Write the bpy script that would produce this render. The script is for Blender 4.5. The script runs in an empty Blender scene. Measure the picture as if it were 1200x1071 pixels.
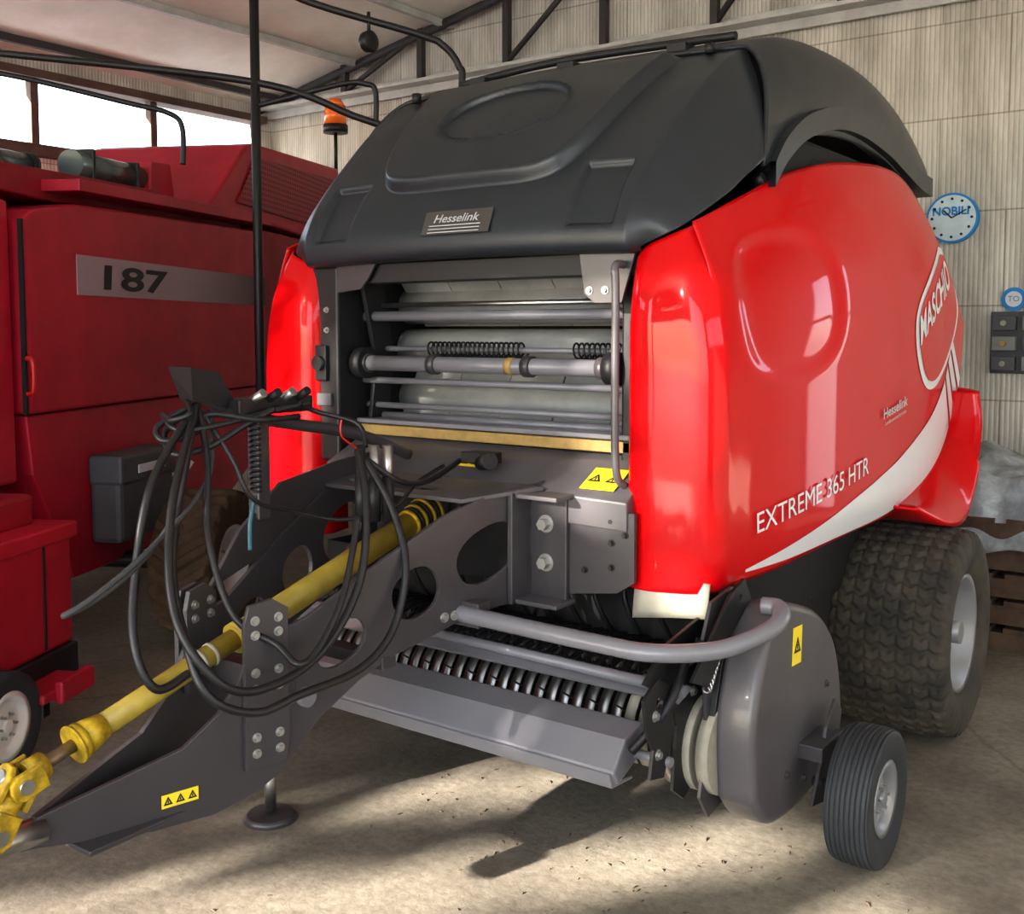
import bpy, bmesh, math, random
import numpy as np
from mathutils import Vector, Matrix
random.seed(4)
sc=bpy.context.scene
col=sc.collection
XC=-2.41
# ---------------------------------------------------------------- materials
def mat(name,color,rough=.5,metal=0,var=0.0,scale=6,coat=0,bump=0,bscale=40,col2=None,spec=.5):
    m=bpy.data.materials.new(name); m.use_nodes=True; nt=m.node_tree
    b=nt.nodes['Principled BSDF']
    b.inputs['Base Color'].default_value=(*color,1); b.inputs['Roughness'].default_value=rough
    b.inputs['Metallic'].default_value=metal; b.inputs['Coat Weight'].default_value=coat
    b.inputs['Coat Roughness'].default_value=.05; b.inputs['Specular IOR Level'].default_value=spec
    tc=nt.nodes.new('ShaderNodeTexCoord')
    if var>0 or col2:
        n=nt.nodes.new('ShaderNodeTexNoise'); n.inputs['Scale'].default_value=scale; n.inputs['Detail'].default_value=7
        n.inputs['Roughness'].default_value=.62
        nt.links.new(tc.outputs['Object'],n.inputs['Vector'])
        r=nt.nodes.new('ShaderNodeValToRGB'); r.color_ramp.elements[0].position=.35; r.color_ramp.elements[1].position=.68
        c2=col2 if col2 else tuple(c*(1-var) for c in color)
        r.color_ramp.elements[0].color=(*c2,1); r.color_ramp.elements[1].color=(*color,1)
        nt.links.new(n.outputs['Fac'],r.inputs['Fac']); nt.links.new(r.outputs['Color'],b.inputs['Base Color'])
        mr=nt.nodes.new('ShaderNodeMapRange'); mr.inputs['To Min'].default_value=min(1,rough+.12); mr.inputs['To Max'].default_value=max(.02,rough-.04)
        nt.links.new(n.outputs['Fac'],mr.inputs['Value']); nt.links.new(mr.outputs['Result'],b.inputs['Roughness'])
    if bump>0:
        n2=nt.nodes.new('ShaderNodeTexNoise'); n2.inputs['Scale'].default_value=bscale; n2.inputs['Detail'].default_value=4
        nt.links.new(tc.outputs['Object'],n2.inputs['Vector'])
        bp=nt.nodes.new('ShaderNodeBump'); bp.inputs['Strength'].default_value=bump; bp.inputs['Distance'].default_value=.01
        nt.links.new(n2.outputs['Fac'],bp.inputs['Height']); nt.links.new(bp.outputs['Normal'],b.inputs['Normal'])
    return m
RED=mat('glossy_red_paint',(.50,.0015,.004),.35,coat=.42,spec=.08)
DRED=mat('faded_red_paint',(.50,.009,.034),.40,var=.3,scale=3,bump=.05)
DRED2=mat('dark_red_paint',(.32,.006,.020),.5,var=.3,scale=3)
BLACKP=mat('black_plastic',(.024,.029,.036),.28,var=.2,scale=5,bump=.08,bscale=220)
BLACK=mat('black_paint',(.009,.009,.011),.5)
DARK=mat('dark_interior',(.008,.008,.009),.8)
GREY=mat('grey_frame_paint',(.105,.098,.106),.34,var=.15,scale=4,coat=.15)
DGREY=mat('dark_grey_frame_paint',(.056,.051,.057),.34,var=.15,scale=4,coat=.15)
LGREY=mat('light_grey_frame_paint',(.19,.19,.215),.31,var=.1,scale=4,coat=.2)
STEEL=mat('bare_steel',(.50,.50,.50),.33,metal=1,var=.3,scale=12)
ZINC=mat('zinc_steel',(.40,.40,.39),.42,metal=.8)
RUST=mat('greasy_steel',(.24,.17,.11),.4,metal=.7,var=.4,scale=30)
YEL=mat('yellow_guard_plastic',(.42,.31,.045),.42,var=.35,scale=9)
YEL2=mat('yellow_cast_paint',(.62,.42,.02),.4,var=.65,scale=25)
STICK=mat('yellow_sticker',(.85,.68,.03),.45)
WHITE=mat('white_decal',(.62,.63,.65),.3)
GREYD=mat('silver_decal',(.42,.43,.45),.3)
TYRE=mat('tyre_rubber_dusty',(.066,.054,.038),.8,col2=(.024,.023,.021),scale=7,bump=.2)
TYREB=mat('tyre_rubber_black',(.030,.035,.042),.6,var=.3,scale=9)
TYREBR=mat('tyre_rubber_brown',(.10,.06,.03),.85,var=.5,scale=8)
RIM=mat('wheel_rim_silver',(.30,.31,.33),.35,metal=.4,var=.15)
RIMW=mat('wheel_rim_white',(.7,.7,.68),.5)
HOSE=mat('hose_rubber',(.012,.012,.014),.40)
BELT=mat('baler_belt',(.36,.37,.36),.45,var=.25,scale=5)
RUBB=mat('rubber_flap',(.36,.34,.28),.6,var=.25,scale=12)
BRASS=mat('yellow_brush_strip',(.42,.28,.09),.5,var=.3,scale=30)
ORANGE=mat('amber_lens',(.95,.20,.02),.2,coat=.5)
TOOL=mat('grey_plastic_box',(.085,.09,.10),.5,var=.2)
SWG=mat('switch_grey',(.2,.21,.2),.5)
WOOD=mat('pallet_wood',(.10,.06,.035),.8,var=.5,scale=10)
PLAST=mat('plastic_sheet',(.42,.45,.48),.22,var=.6,scale=7,bump=.9,bscale=14)
BLUE=mat('blue_print',(.01,.22,.55),.4)
CLOCKF=mat('clock_face',(.62,.76,.82),.4,var=.2,scale=8)
LENS=mat('indicator_red',(.5,.01,.01),.3)
def mesh_mat():
    m=bpy.data.materials.new('perforated_red_sheet'); m.use_nodes=True; nt=m.node_tree; b=nt.nodes['Principled BSDF']
    tc=nt.nodes.new('ShaderNodeTexCoord'); v=nt.nodes.new('ShaderNodeTexVoronoi'); v.inputs['Scale'].default_value=26; v.inputs['Randomness'].default_value=0
    r=nt.nodes.new('ShaderNodeValToRGB'); r.color_ramp.elements[0].position=.3; r.color_ramp.elements[1].position=.36
    r.color_ramp.elements[0].color=(.012,.003,.004,1); r.color_ramp.elements[1].color=(.32,.009,.02,1)
    nt.links.new(tc.outputs['Object'],v.inputs['Vector']); nt.links.new(v.outputs['Distance'],r.inputs['Fac']); nt.links.new(r.outputs['Color'],b.inputs['Base Color'])
    b.inputs['Roughness'].default_value=.5
    return m
PERF=mesh_mat()
# ---------------------------------------------------------------- helpers
def empty(name,loc=(0,0,0),rot=0,parent=None):
    e=bpy.data.objects.new(name,None); col.objects.link(e); e.location=loc; e.rotation_euler=(0,0,rot); e.empty_display_size=.2
    if parent: e.parent=parent
    return e
def obj(name,verts,faces,m,parent=None,smooth=False,bevel=0,solid=0,sub=0,seg=2):
    me=bpy.data.meshes.new(name); me.from_pydata([tuple(v) for v in verts],[],faces); me.update()
    bm=bmesh.new(); bm.from_mesh(me); bmesh.ops.remove_doubles(bm,verts=bm.verts,dist=1e-5)
    bmesh.ops.recalc_face_normals(bm,faces=bm.faces); bm.to_mesh(me); bm.free()
    o=bpy.data.objects.new(name,me); col.objects.link(o)
    if m: me.materials.append(m)
    if smooth:
        for p in me.polygons: p.use_smooth=True
    if solid: s=o.modifiers.new('s','SOLIDIFY'); s.thickness=solid; s.offset=-1
    if bevel: b=o.modifiers.new('b','BEVEL'); b.width=bevel; b.segments=seg; b.limit_method='ANGLE'; b.angle_limit=math.radians(35)
    if sub: s=o.modifiers.new('ss','SUBSURF'); s.levels=sub; s.render_levels=sub
    if parent: o.parent=parent
    return o
def box(name,lo,hi,m,parent=None,bevel=.004,rot=None):
    x0,y0,z0=lo;x1,y1,z1=hi
    v=[(x0,y0,z0),(x1,y0,z0),(x1,y1,z0),(x0,y1,z0),(x0,y0,z1),(x1,y0,z1),(x1,y1,z1),(x0,y1,z1)]
    if rot:
        c=Vector(((x0+x1)/2,(y0+y1)/2,(z0+z1)/2)); M=Matrix.Rotation(rot[1],3,rot[0]); v=[c+M@(Vector(p)-c) for p in v]
    return obj(name,v,[(0,1,2,3),(4,5,6,7),(0,1,5,4),(1,2,6,5),(2,3,7,6),(3,0,4,7)],m,parent,bevel=bevel)
def cyl(name,p0,p1,r,m,parent=None,seg=28,r2=None,smooth=True,bevel=0):
    p0=Vector(p0);p1=Vector(p1); ax=(p1-p0).normalized()
    a=Vector((0,0,1)) if abs(ax.z)<.9 else Vector((1,0,0))
    u=ax.cross(a).normalized(); w=ax.cross(u); r2=r if r2 is None else r2
    v=[];f=[]
    for i in range(seg):
        t=2*math.pi*i/seg; d=u*math.cos(t)+w*math.sin(t); v.append(p0+d*r); v.append(p1+d*r2)
    for i in range(seg):
        j=(i+1)%seg; f.append((2*i,2*j,2*j+1,2*i+1))
    f.append(tuple(2*i for i in range(seg))); f.append(tuple(2*i+1 for i in range(seg)))
    o=obj(name,v,f,m,parent,bevel=bevel)
    if smooth:
        for p in o.data.polygons: p.use_smooth=len(p.vertices)==4
    return o
def tomesh(cu_ob,name,m,parent,smooth=False):
    dg=bpy.context.evaluated_depsgraph_get(); dg.update()
    me=bpy.data.meshes.new_from_object(cu_ob.evaluated_get(dg)); me.name=name
    o=bpy.data.objects.new(name,me); col.objects.link(o); o.matrix_world=cu_ob.matrix_world.copy()
    bpy.data.objects.remove(cu_ob); me.materials.clear(); me.materials.append(m)
    for p in me.polygons: p.use_smooth=bool(smooth) and abs(p.normal.z)<.995
    if parent: o.parent=parent
    return o
def tube(name,pts,r,m,parent=None,smoothpath=True,res=10):
    q=[Vector(p) for p in pts]
    if smoothpath and len(q)>2:
        out=[]
        for i in range(len(q)-1):
            a=q[max(0,i-1)];b=q[i];c=q[i+1];d=q[min(len(q)-1,i+2)]
            for k in range(res):
                t=k/res; out.append(.5*((2*b)+(c-a)*t+(2*a-5*b+4*c-d)*t*t+(3*b-a-3*c+d)*t**3))
        out.append(q[-1]); q=out
    n=len(q); seg=12 if r>.006 else 8; v=[];f=[]
    tan=[(q[min(i+1,n-1)]-q[max(i-1,0)]).normalized() for i in range(n)]
    nr=tan[0].orthogonal().normalized()
    for i in range(n):
        nr=(nr-tan[i]*nr.dot(tan[i])).normalized(); bn=tan[i].cross(nr)
        for k in range(seg):
            a=2*math.pi*k/seg; v.append(q[i]+nr*(r*math.cos(a))+bn*(r*math.sin(a)))
    for i in range(n-1):
        for k in range(seg):
            l=(k+1)%seg; f.append((i*seg+k,i*seg+l,(i+1)*seg+l,(i+1)*seg+k))
    f.append(tuple(range(seg))); f.append(tuple(range((n-1)*seg,n*seg)))
    o=obj(name,v,f,m,parent)
    for p in o.data.polygons: p.use_smooth=len(p.vertices)==4
    return o
def plate(name,outline,holes,O,ud,vd,th,m,parent=None,bev=.002):
    cu=bpy.data.curves.new(name,'CURVE'); cu.dimensions='2D'; cu.fill_mode='BOTH'; cu.extrude=max(.0005,th/2-bev); cu.bevel_depth=bev; cu.bevel_resolution=5 if bev>.01 else 1
    for loop in [outline]+list(holes):
        s=cu.splines.new('POLY'); s.points.add(len(loop)-1)
        for i,p in enumerate(loop): s.points[i].co=(p[0],p[1],0,1)
        s.use_cyclic_u=True
    o=bpy.data.objects.new(name,cu); col.objects.link(o)
    u=Vector(ud).normalized(); v=Vector(vd).normalized(); w=u.cross(v)
    M=Matrix(((u.x,v.x,w.x,O[0]),(u.y,v.y,w.y,O[1]),(u.z,v.z,w.z,O[2]),(0,0,0,1)))
    o.matrix_world=M; bpy.context.view_layer.update()
    return tomesh(o,name,m,parent,smooth=bev>.01)
def ell(cx,cy,a,b,n=28,rot=0,p=2.0):
    r=[]
    for i in range(n):
        t=2*math.pi*i/n; x=a*math.copysign(abs(math.cos(t))**(2/p),math.cos(t)); y=b*math.copysign(abs(math.sin(t))**(2/p),math.sin(t))
        r.append((cx+x*math.cos(rot)-y*math.sin(rot),cy+x*math.sin(rot)+y*math.cos(rot)))
    return r
def grid(name,fn,nu,nv,m,parent=None,solid=0,smooth=True):
    v=[fn(i/nu,j/nv) for i in range(nu+1) for j in range(nv+1)]
    f=[(i*(nv+1)+j,(i+1)*(nv+1)+j,(i+1)*(nv+1)+j+1,i*(nv+1)+j+1) for i in range(nu) for j in range(nv)]
    return obj(name,v,f,m,parent,smooth=smooth,solid=solid)
def crv(P,t):
    n=len(P)-1; x=min(max(t,0),1)*n; i=min(int(x),n-1); k=x-i
    a=P[max(0,i-1)];b=P[i];c=P[i+1];d=P[min(n,i+2)]
    return [.5*((2*b[q])+(c[q]-a[q])*k+(2*a[q]-5*b[q]+4*c[q]-d[q])*k*k+(3*b[q]-a[q]-3*c[q]+d[q])*k**3) for q in range(len(b))]
def sstep(a,b,x):
    t=min(max((x-a)/(b-a),0),1); return t*t*(3-2*t)
def textmesh(name,body,size,fn,m,parent,bold=0,ext=0):
    cu=bpy.data.curves.new(name,'FONT'); cu.body=body; cu.size=size; cu.offset=bold; cu.extrude=ext
    o=bpy.data.objects.new(name,cu); col.objects.link(o); bpy.context.view_layer.update()
    o=tomesh(o,name,m,parent,smooth=False)
    for v in o.data.vertices: v.co=fn(v.co.x,v.co.y,v.co.z)
    return o
def bolt(p,n,parent,r=.014,h=.012,m=None):
    p=Vector(p); n=Vector(n).normalized(); cyl('bolt_washer',p,p+n*.003,r*1.5,m or ZINC,parent,seg=16)
    cyl('bolt_head',p,p+n*h,r,m or ZINC,parent,seg=6,smooth=False)
def lathe_x(name,prof,cx,cy,cz,m,parent,seg=64,rfn=None):
    v=[];f=[];n=len(prof)
    for i in range(seg):
        t=2*math.pi*i/seg
        for (x,r) in prof:
            if rfn: r=rfn(x,r,t)
            v.append((cx+x,cy+r*math.cos(t),cz+r*math.sin(t)))
    for i in range(seg):
        j=(i+1)%seg
        for k in range(n-1): f.append((i*n+k,j*n+k,j*n+k+1,i*n+k+1))
    return obj(name,v,f,m,parent,smooth=True)
def sticker(name,O,ud,vd,w,h,parent,n=2):
    u=Vector(ud).normalized(); v=Vector(vd).normalized(); k=u.cross(v); O=Vector(O)
    plate(name,[(-w/2,-h/2),(w/2,-h/2),(w/2,h/2),(-w/2,h/2)],[],O,u,v,.002,STICK,parent,bev=.0004)
    for i in range(n):
        c=(i+.5)/n*w-w/2; s=min(w/n,h)*.36
        plate(name+'_symbol',[(c-s,-s*.8),(c+s,-s*.8),(c,s)],[[(c-s*.55,-s*.52),(c+s*.55,-s*.52),(c,s*.5)]],O+k*.0018,u,v,.001,BLACK,parent,bev=.0002)
        plate(name+'_symbol',[(c-s*.1,-s*.4),(c+s*.1,-s*.4),(c+s*.1,s*.15),(c-s*.1,s*.15)],[],O+k*.0018,u,v,.001,BLACK,parent,bev=.0002)
# ================================================================= ROOM
def room():
    m=bpy.data.materials.new('concrete_floor'); m.use_nodes=True; nt=m.node_tree; b=nt.nodes['Principled BSDF']
    tc=nt.nodes.new('ShaderNodeTexCoord')
    n=nt.nodes.new('ShaderNodeTexNoise'); n.inputs['Scale'].default_value=1.1; n.inputs['Detail'].default_value=9; n.inputs['Roughness'].default_value=.65
    n2=nt.nodes.new('ShaderNodeTexNoise'); n2.inputs['Scale'].default_value=28; n2.inputs['Detail'].default_value=8; n2.inputs['Roughness'].default_value=.7
    r=nt.nodes.new('ShaderNodeValToRGB'); r.color_ramp.elements[0].position=.35; r.color_ramp.elements[1].position=.68
    r.color_ramp.elements[0].color=(.165,.147,.120,1); r.color_ramp.elements[1].color=(.34,.31,.255,1)
    r2=nt.nodes.new('ShaderNodeValToRGB'); r2.color_ramp.elements[0].position=.3; r2.color_ramp.elements[1].position=.62
    r2.color_ramp.elements[0].color=(.62,.60,.57,1); r2.color_ramp.elements[1].color=(1,1,1,1)
    mx=nt.nodes.new('ShaderNodeMix'); mx.data_type='RGBA'; mx.blend_type='MULTIPLY'; mx.inputs[0].default_value=1
    v=nt.nodes.new('ShaderNodeTexVoronoi'); v.feature='DISTANCE_TO_EDGE'; v.inputs['Scale'].default_value=.3
    n3=nt.nodes.new('ShaderNodeTexNoise'); n3.inputs['Scale'].default_value=3; n3.inputs['Detail'].default_value=6
    vm=nt.nodes.new('ShaderNodeMix'); vm.data_type='VECTOR'; vm.inputs[0].default_value=.12
    r3=nt.nodes.new('ShaderNodeValToRGB'); r3.color_ramp.elements[0].position=0; r3.color_ramp.elements[1].position=.003
    r3.color_ramp.elements[0].color=(.5,.48,.45,1); r3.color_ramp.elements[1].color=(1,1,1,1)
    mx2=nt.nodes.new('ShaderNodeMix'); mx2.data_type='RGBA'; mx2.blend_type='MULTIPLY'; mx2.inputs[0].default_value=.6
    L=nt.links.new
    for q in (n,n2,n3): L(tc.outputs['Object'],q.inputs['Vector'])
    L(tc.outputs['Object'],vm.inputs[4]); L(n3.outputs['Color'],vm.inputs[5]); L(vm.outputs[1],v.inputs['Vector'])
    L(n.outputs['Fac'],r.inputs['Fac']); L(n2.outputs['Fac'],r2.inputs['Fac']); L(v.outputs['Distance'],r3.inputs['Fac'])
    L(r.outputs['Color'],mx.inputs[6]); L(r2.outputs['Color'],mx.inputs[7]); L(mx.outputs[2],mx2.inputs[6]); L(r3.outputs['Color'],mx2.inputs[7])
    L(mx2.outputs[2],b.inputs['Base Color']); b.inputs['Roughness'].default_value=.65
    bp=nt.nodes.new('ShaderNodeBump'); bp.inputs['Strength'].default_value=.28; bp.inputs['Distance'].default_value=.010
    L(n2.outputs['Fac'],bp.inputs['Height']); L(bp.outputs['Normal'],b.inputs['Normal'])
    box('floor',(-10,-5.3,-.1),(8,9,0),m,bevel=0)
    box('yard_ground',(-40,-45,-.12),(40,-5.3,-.01),mat('yard_gravel',(.44,.42,.38),.9,var=.25,scale=.8),bevel=0)
    m=bpy.data.materials.new('pale_ribbed_wall'); m.use_nodes=True; nt=m.node_tree; b=nt.nodes['Principled BSDF']; L=nt.links.new
    tc=nt.nodes.new('ShaderNodeNewGeometry'); mp=nt.nodes.new('ShaderNodeMapping'); mp.inputs['Scale'].default_value=(1,1,.22)
    L(tc.outputs['Position'],mp.inputs['Vector'])
    n=nt.nodes.new('ShaderNodeTexNoise'); n.inputs['Scale'].default_value=3.2; n.inputs['Detail'].default_value=10; n.inputs['Roughness'].default_value=.68; L(mp.outputs[0],n.inputs['Vector'])
    r=nt.nodes.new('ShaderNodeValToRGB'); r.color_ramp.elements[0].position=.30; r.color_ramp.elements[1].position=.58
    r.color_ramp.elements[0].color=(.34,.32,.28,1); r.color_ramp.elements[1].color=(.69,.67,.61,1); L(n.outputs['Fac'],r.inputs['Fac'])
    sx=nt.nodes.new('ShaderNodeSeparateXYZ'); cx=nt.nodes.new('ShaderNodeCombineXYZ'); ad=nt.nodes.new('ShaderNodeMath'); ad.operation='ADD'
    L(tc.outputs['Position'],sx.inputs[0]); L(sx.outputs[0],ad.inputs[0]); L(sx.outputs[1],ad.inputs[1]); L(ad.outputs[0],cx.inputs[0]); L(sx.outputs[2],cx.inputs[1])
    w=nt.nodes.new('ShaderNodeTexWave'); w.wave_type='BANDS'; w.bands_direction='X'; w.inputs['Scale'].default_value=10; w.inputs['Distortion'].default_value=.5; w.inputs['Detail'].default_value=3
    L(cx.outputs[0],w.inputs['Vector'])
    wr=nt.nodes.new('ShaderNodeValToRGB'); wr.color_ramp.elements[0].position=0; wr.color_ramp.elements[1].position=.35
    wr.color_ramp.elements[0].color=(.74,.72,.69,1); wr.color_ramp.elements[1].color=(1,1,1,1); L(w.outputs['Fac'],wr.inputs['Fac'])
    br=nt.nodes.new('ShaderNodeTexBrick'); br.offset=.35; br.inputs['Scale'].default_value=1; br.inputs['Brick Width'].default_value=1.2; br.inputs['Row Height'].default_value=.62
    br.inputs['Mortar Size'].default_value=.006; br.inputs['Color1'].default_value=(1,1,1,1); br.inputs['Color2'].default_value=(.90,.89,.87,1); br.inputs['Mortar'].default_value=(.6,.58,.53,1)
    L(cx.outputs[0],br.inputs['Vector'])
    a1=nt.nodes.new('ShaderNodeMix'); a1.data_type='RGBA'; a1.blend_type='MULTIPLY'; a1.inputs[0].default_value=1
    a2=nt.nodes.new('ShaderNodeMix'); a2.data_type='RGBA'; a2.blend_type='MULTIPLY'; a2.inputs[0].default_value=1
    L(r.outputs[0],a1.inputs[6]); L(wr.outputs[0],a1.inputs[7]); L(a1.outputs[2],a2.inputs[6]); L(br.outputs[0],a2.inputs[7]); L(a2.outputs[2],b.inputs['Base Color'])
    b.inputs['Roughness'].default_value=.8
    bp=nt.nodes.new('ShaderNodeBump'); bp.inputs['Strength'].default_value=.4; bp.inputs['Distance'].default_value=.01; L(w.outputs['Fac'],bp.inputs['Height']); L(bp.outputs[0],b.inputs['Normal'])
    WALL=m
    XL,XR,YB,YF=-8.5,5.0,7.5,-5.0; xm=(XL+XR)/2
    def roofz(x): return 3.97+.19*(x-XL) if x<xm else 3.97+.19*(XR-x)
    u=(1,0,0);v=(0,0,1)
    plate('wall_back',[(XL-.2,0),(XR+.2,0),(XR+.2,3.95),(xm,5.25),(XL-.2,3.95)],[[(.9,.3),(1.65,.3),(1.65,3.0),(.9,3.0)]],(0,YB+.08,0),u,v,.16,WALL,bev=.001)
    plate('wall_left',[(-5.2,0),(7.6,0),(7.6,3.97),(-5.2,3.97)],[[(-4,3.23),(7.35,3.23),(7.35,3.79),(-4,3.79)]],(XL-.08,0,0),(0,1,0),v,.16,WALL,bev=.001)
    plate('wall_right',[(-5.2,0),(7.6,0),(7.6,3.97),(-5.2,3.97)],[[(-4.5,2.7),(4.5,2.7),(4.5,3.7),(-4.5,3.7)]],(XR+.08,0,0),(0,1,0),v,.16,WALL,bev=.001)
    plate('wall_front',[(XL-.2,0),(-7.4,0),(-7.4,4.05),(-5.9,4.4),(2.4,4.4),(3.9,4.05),(3.9,0),(XR+.2,0),(XR+.2,3.95),(xm,5.25),(XL-.2,3.95)],[],(0,YF-.08,0),u,v,.16,WALL,bev=.001)
    CEIL=mat('ceiling_panels',(.88,.86,.80),.7,col2=(.72,.69,.61),scale=1.6,bump=.1)
    t=.08
    for nm,x0,x1 in (('ceiling',XL-.3,xm),('ceiling_slope',xm,XR+.3)):
        z0,z1=roofz(x0),roofz(x1)
        obj(nm,[(x0,YF-.3,z0),(x1,YF-.3,z1),(x1,YB+.3,z1),(x0,YB+.3,z0),(x0,YF-.3,z0+t),(x1,YF-.3,z1+t),(x1,YB+.3,z1+t),(x0,YB+.3,z0+t)],
            [(0,1,2,3),(4,5,6,7),(0,1,5,4),(1,2,6,5),(2,3,7,6),(3,0,4,7)],CEIL)
    FR=mat('rusty_window_frame',(.12,.075,.055),.7,var=.4)
    w1=empty('window_1')
    for y in (-2.5,-1,.4,1.9,3.4,4.93,6.08,7.3):
        box('mullion',(XL-.05,y-.035,3.23),(XL+.03,y+.035,3.79),FR,w1)
    box('sill',(XL-.1,-4.05,3.14),(XL+.08,7.38,3.24),FR,w1); box('head',(XL-.1,-4.05,3.78),(XL+.08,7.38,3.85),FR,w1)
    w2=empty('window_2')
    for x in (.9,1.65): box('mullion',(x-.03,YB-.02,.3),(x+.03,YB+.1,3),FR,w2)
    for z in (.3,2.1,3): box('rail',(.87,YB-.02,z-.03),(1.68,YB+.1,z+.03),FR,w2)
    w3=empty('window_3')
    for y in (-4.5,-2.2,0,2.3,4.5): box('mullion',(XR-.03,y-.035,2.7),(XR+.05,y+.035,3.7),FR,w3)
    SG=mat('galvanised_beam',(.55,.55,.53),.5,metal=.1,var=.25); SD=mat('dark_roof_steel',(.05,.045,.045),.6,var=.3)
    tr=empty('roof_truss')
    box('bottom_chord',(XL,7.28,3.90),(XR,7.44,3.93),SG,tr); box('bottom_chord_web',(XL,7.42,3.83),(XR,7.45,3.99),SG,tr)
    for i in range(12):
        x=-7.3+i*.95
        if x>4.4: break
        box('web_post',(x-.03,7.33,3.93),(x+.03,7.39,roofz(x)),SD,tr)
        if i%2==0: tube('web_diagonal',[(x,7.36,3.95),(x+.95,7.36,roofz(x+.95)-.02)],.025,SD,tr)
    tube('top_chord',[(XL,7.36,roofz(XL)-.05),(xm,7.36,roofz(xm)-.05),(XR,7.36,roofz(XR)-.05)],.04,SD,tr,smoothpath=False)
    for k in range(7):
        x=-8.2+k*1.05
        box('trim_%d'%(k+1),(x-.025,YF,roofz(x)-.07),(x+.025,YB,roofz(x)-.01),SG if k%3 else SD)
room()
def clock():
    e=empty('wall_clock'); c=(-1.82,7.45,2.44)
    cyl('rim',(c[0],7.5,c[2]),(c[0],7.455,c[2]),.165,BLUE,e,seg=48); cyl('face',(c[0],7.46,c[2]),(c[0],7.45,c[2]),.15,CLOCKF,e,seg=48)
    for i in range(12):
        a=i*math.pi/6; x=c[0]+.125*math.sin(a); z=c[2]+.125*math.cos(a)
        cyl('hour_mark',(x,7.452,z),(x,7.446,z),.009,BLACK,e,seg=10)
    tube('hour_hand',[(c[0],7.444,c[2]),(c[0]-.05,7.444,c[2]+.05)],.005,BLACK,e); tube('minute_hand',[(c[0],7.443,c[2]),(c[0]+.09,7.443,c[2]+.05)],.004,BLACK,e)
    textmesh('print','NOBILI',.075,lambda x,y,z:Vector((c[0]-.125+x,7.446,c[2]+.02+y)),BLUE,e,bold=.002)
clock()
def wallstuff():
    e=empty('round_wall_sign'); cyl('disc',(-1.43,7.5,1.9),(-1.43,7.47,1.9),.075,BLUE,e,seg=40); cyl('disc_center',(-1.43,7.48,1.9),(-1.43,7.465,1.9),.05,WHITE,e,seg=40)
    textmesh('print','TO',.05,lambda x,y,z:Vector((-1.465+x,7.462,1.885+y)),BLUE,e)
    e=empty('electric_switch_panel')
    box('back_board',(-1.56,7.46,1.42),(-1.2,7.5,1.82),TOOL,e)
    for i in range(3):
        for j in range(2):
            box('switch_box',(-1.54+j*.18,7.39,1.44+i*.13),(-1.40+j*.18,7.46,1.53+i*.13),SWG if (i+j)%2 else TOOL,e)
            cyl('switch_knob',(-1.47+j*.18,7.39,1.485+i*.13),(-1.47+j*.18,7.37,1.485+i*.13),.018,BRASS if i==1 else RUBB,e,seg=12)
    tube('cable_duct',[(-1.35,7.47,1.82),(-1.35,7.47,3.9)],.015,TOOL,e)
    e=empty('wrapped_pallet_stack')
    for k in range(5):
        z=k*.145
        for i in range(6): box('deck_board',(-1.75+i*.2,6.0,z+.1),(-1.61+i*.2,7.1,z+.125),WOOD,e,bevel=.002)
        for i in range(3): box('bearer',(-1.75,6.0+i*.5,z),(-.6,6.1+i*.5,z+.1),WOOD,e,bevel=.002)
    def fn(u,v):
        x=-1.78+u*1.2; y=5.95+v*1.15
        ed=min(u,1-u,v,1-v); z=.52+.44*sstep(0,.14,ed)+.05*math.sin(9*x+3*y)*math.cos(11*y-4*x)+.03*math.sin(23*x)*math.sin(19*y)
        return (x,y,z)
    grid('plastic_sheet',fn,60,60,PLAST,e)
    rnd=random.Random(3); v=[];f=[]
    for k in range(190):
        x=rnd.gauss(-1.7,.5); y=rnd.gauss(2.95,.3) if rnd.random()<.8 else rnd.uniform(1.8,3.6)
        a=rnd.uniform(0,6.28); l=rnd.uniform(.004,.018); w=rnd.uniform(.0015,.004); dx,dy=math.cos(a),math.sin(a); n=len(v); h=rnd.uniform(.002,.006)
        v+=[(x-dx*l,y-dy*l,.001),(x-dy*w,y+dx*w,.001),(x+dx*l,y+dy*l,.001),(x+dy*w,y-dx*w,.001),(x,y,h)]
        f+=[(n,n+1,n+4),(n+1,n+2,n+4),(n+2,n+3,n+4),(n+3,n,n+4)]
    obj('straw_debris',v,f,mat('straw_soil',(.12,.085,.05),.9,var=.6,scale=20))
wallstuff()
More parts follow.
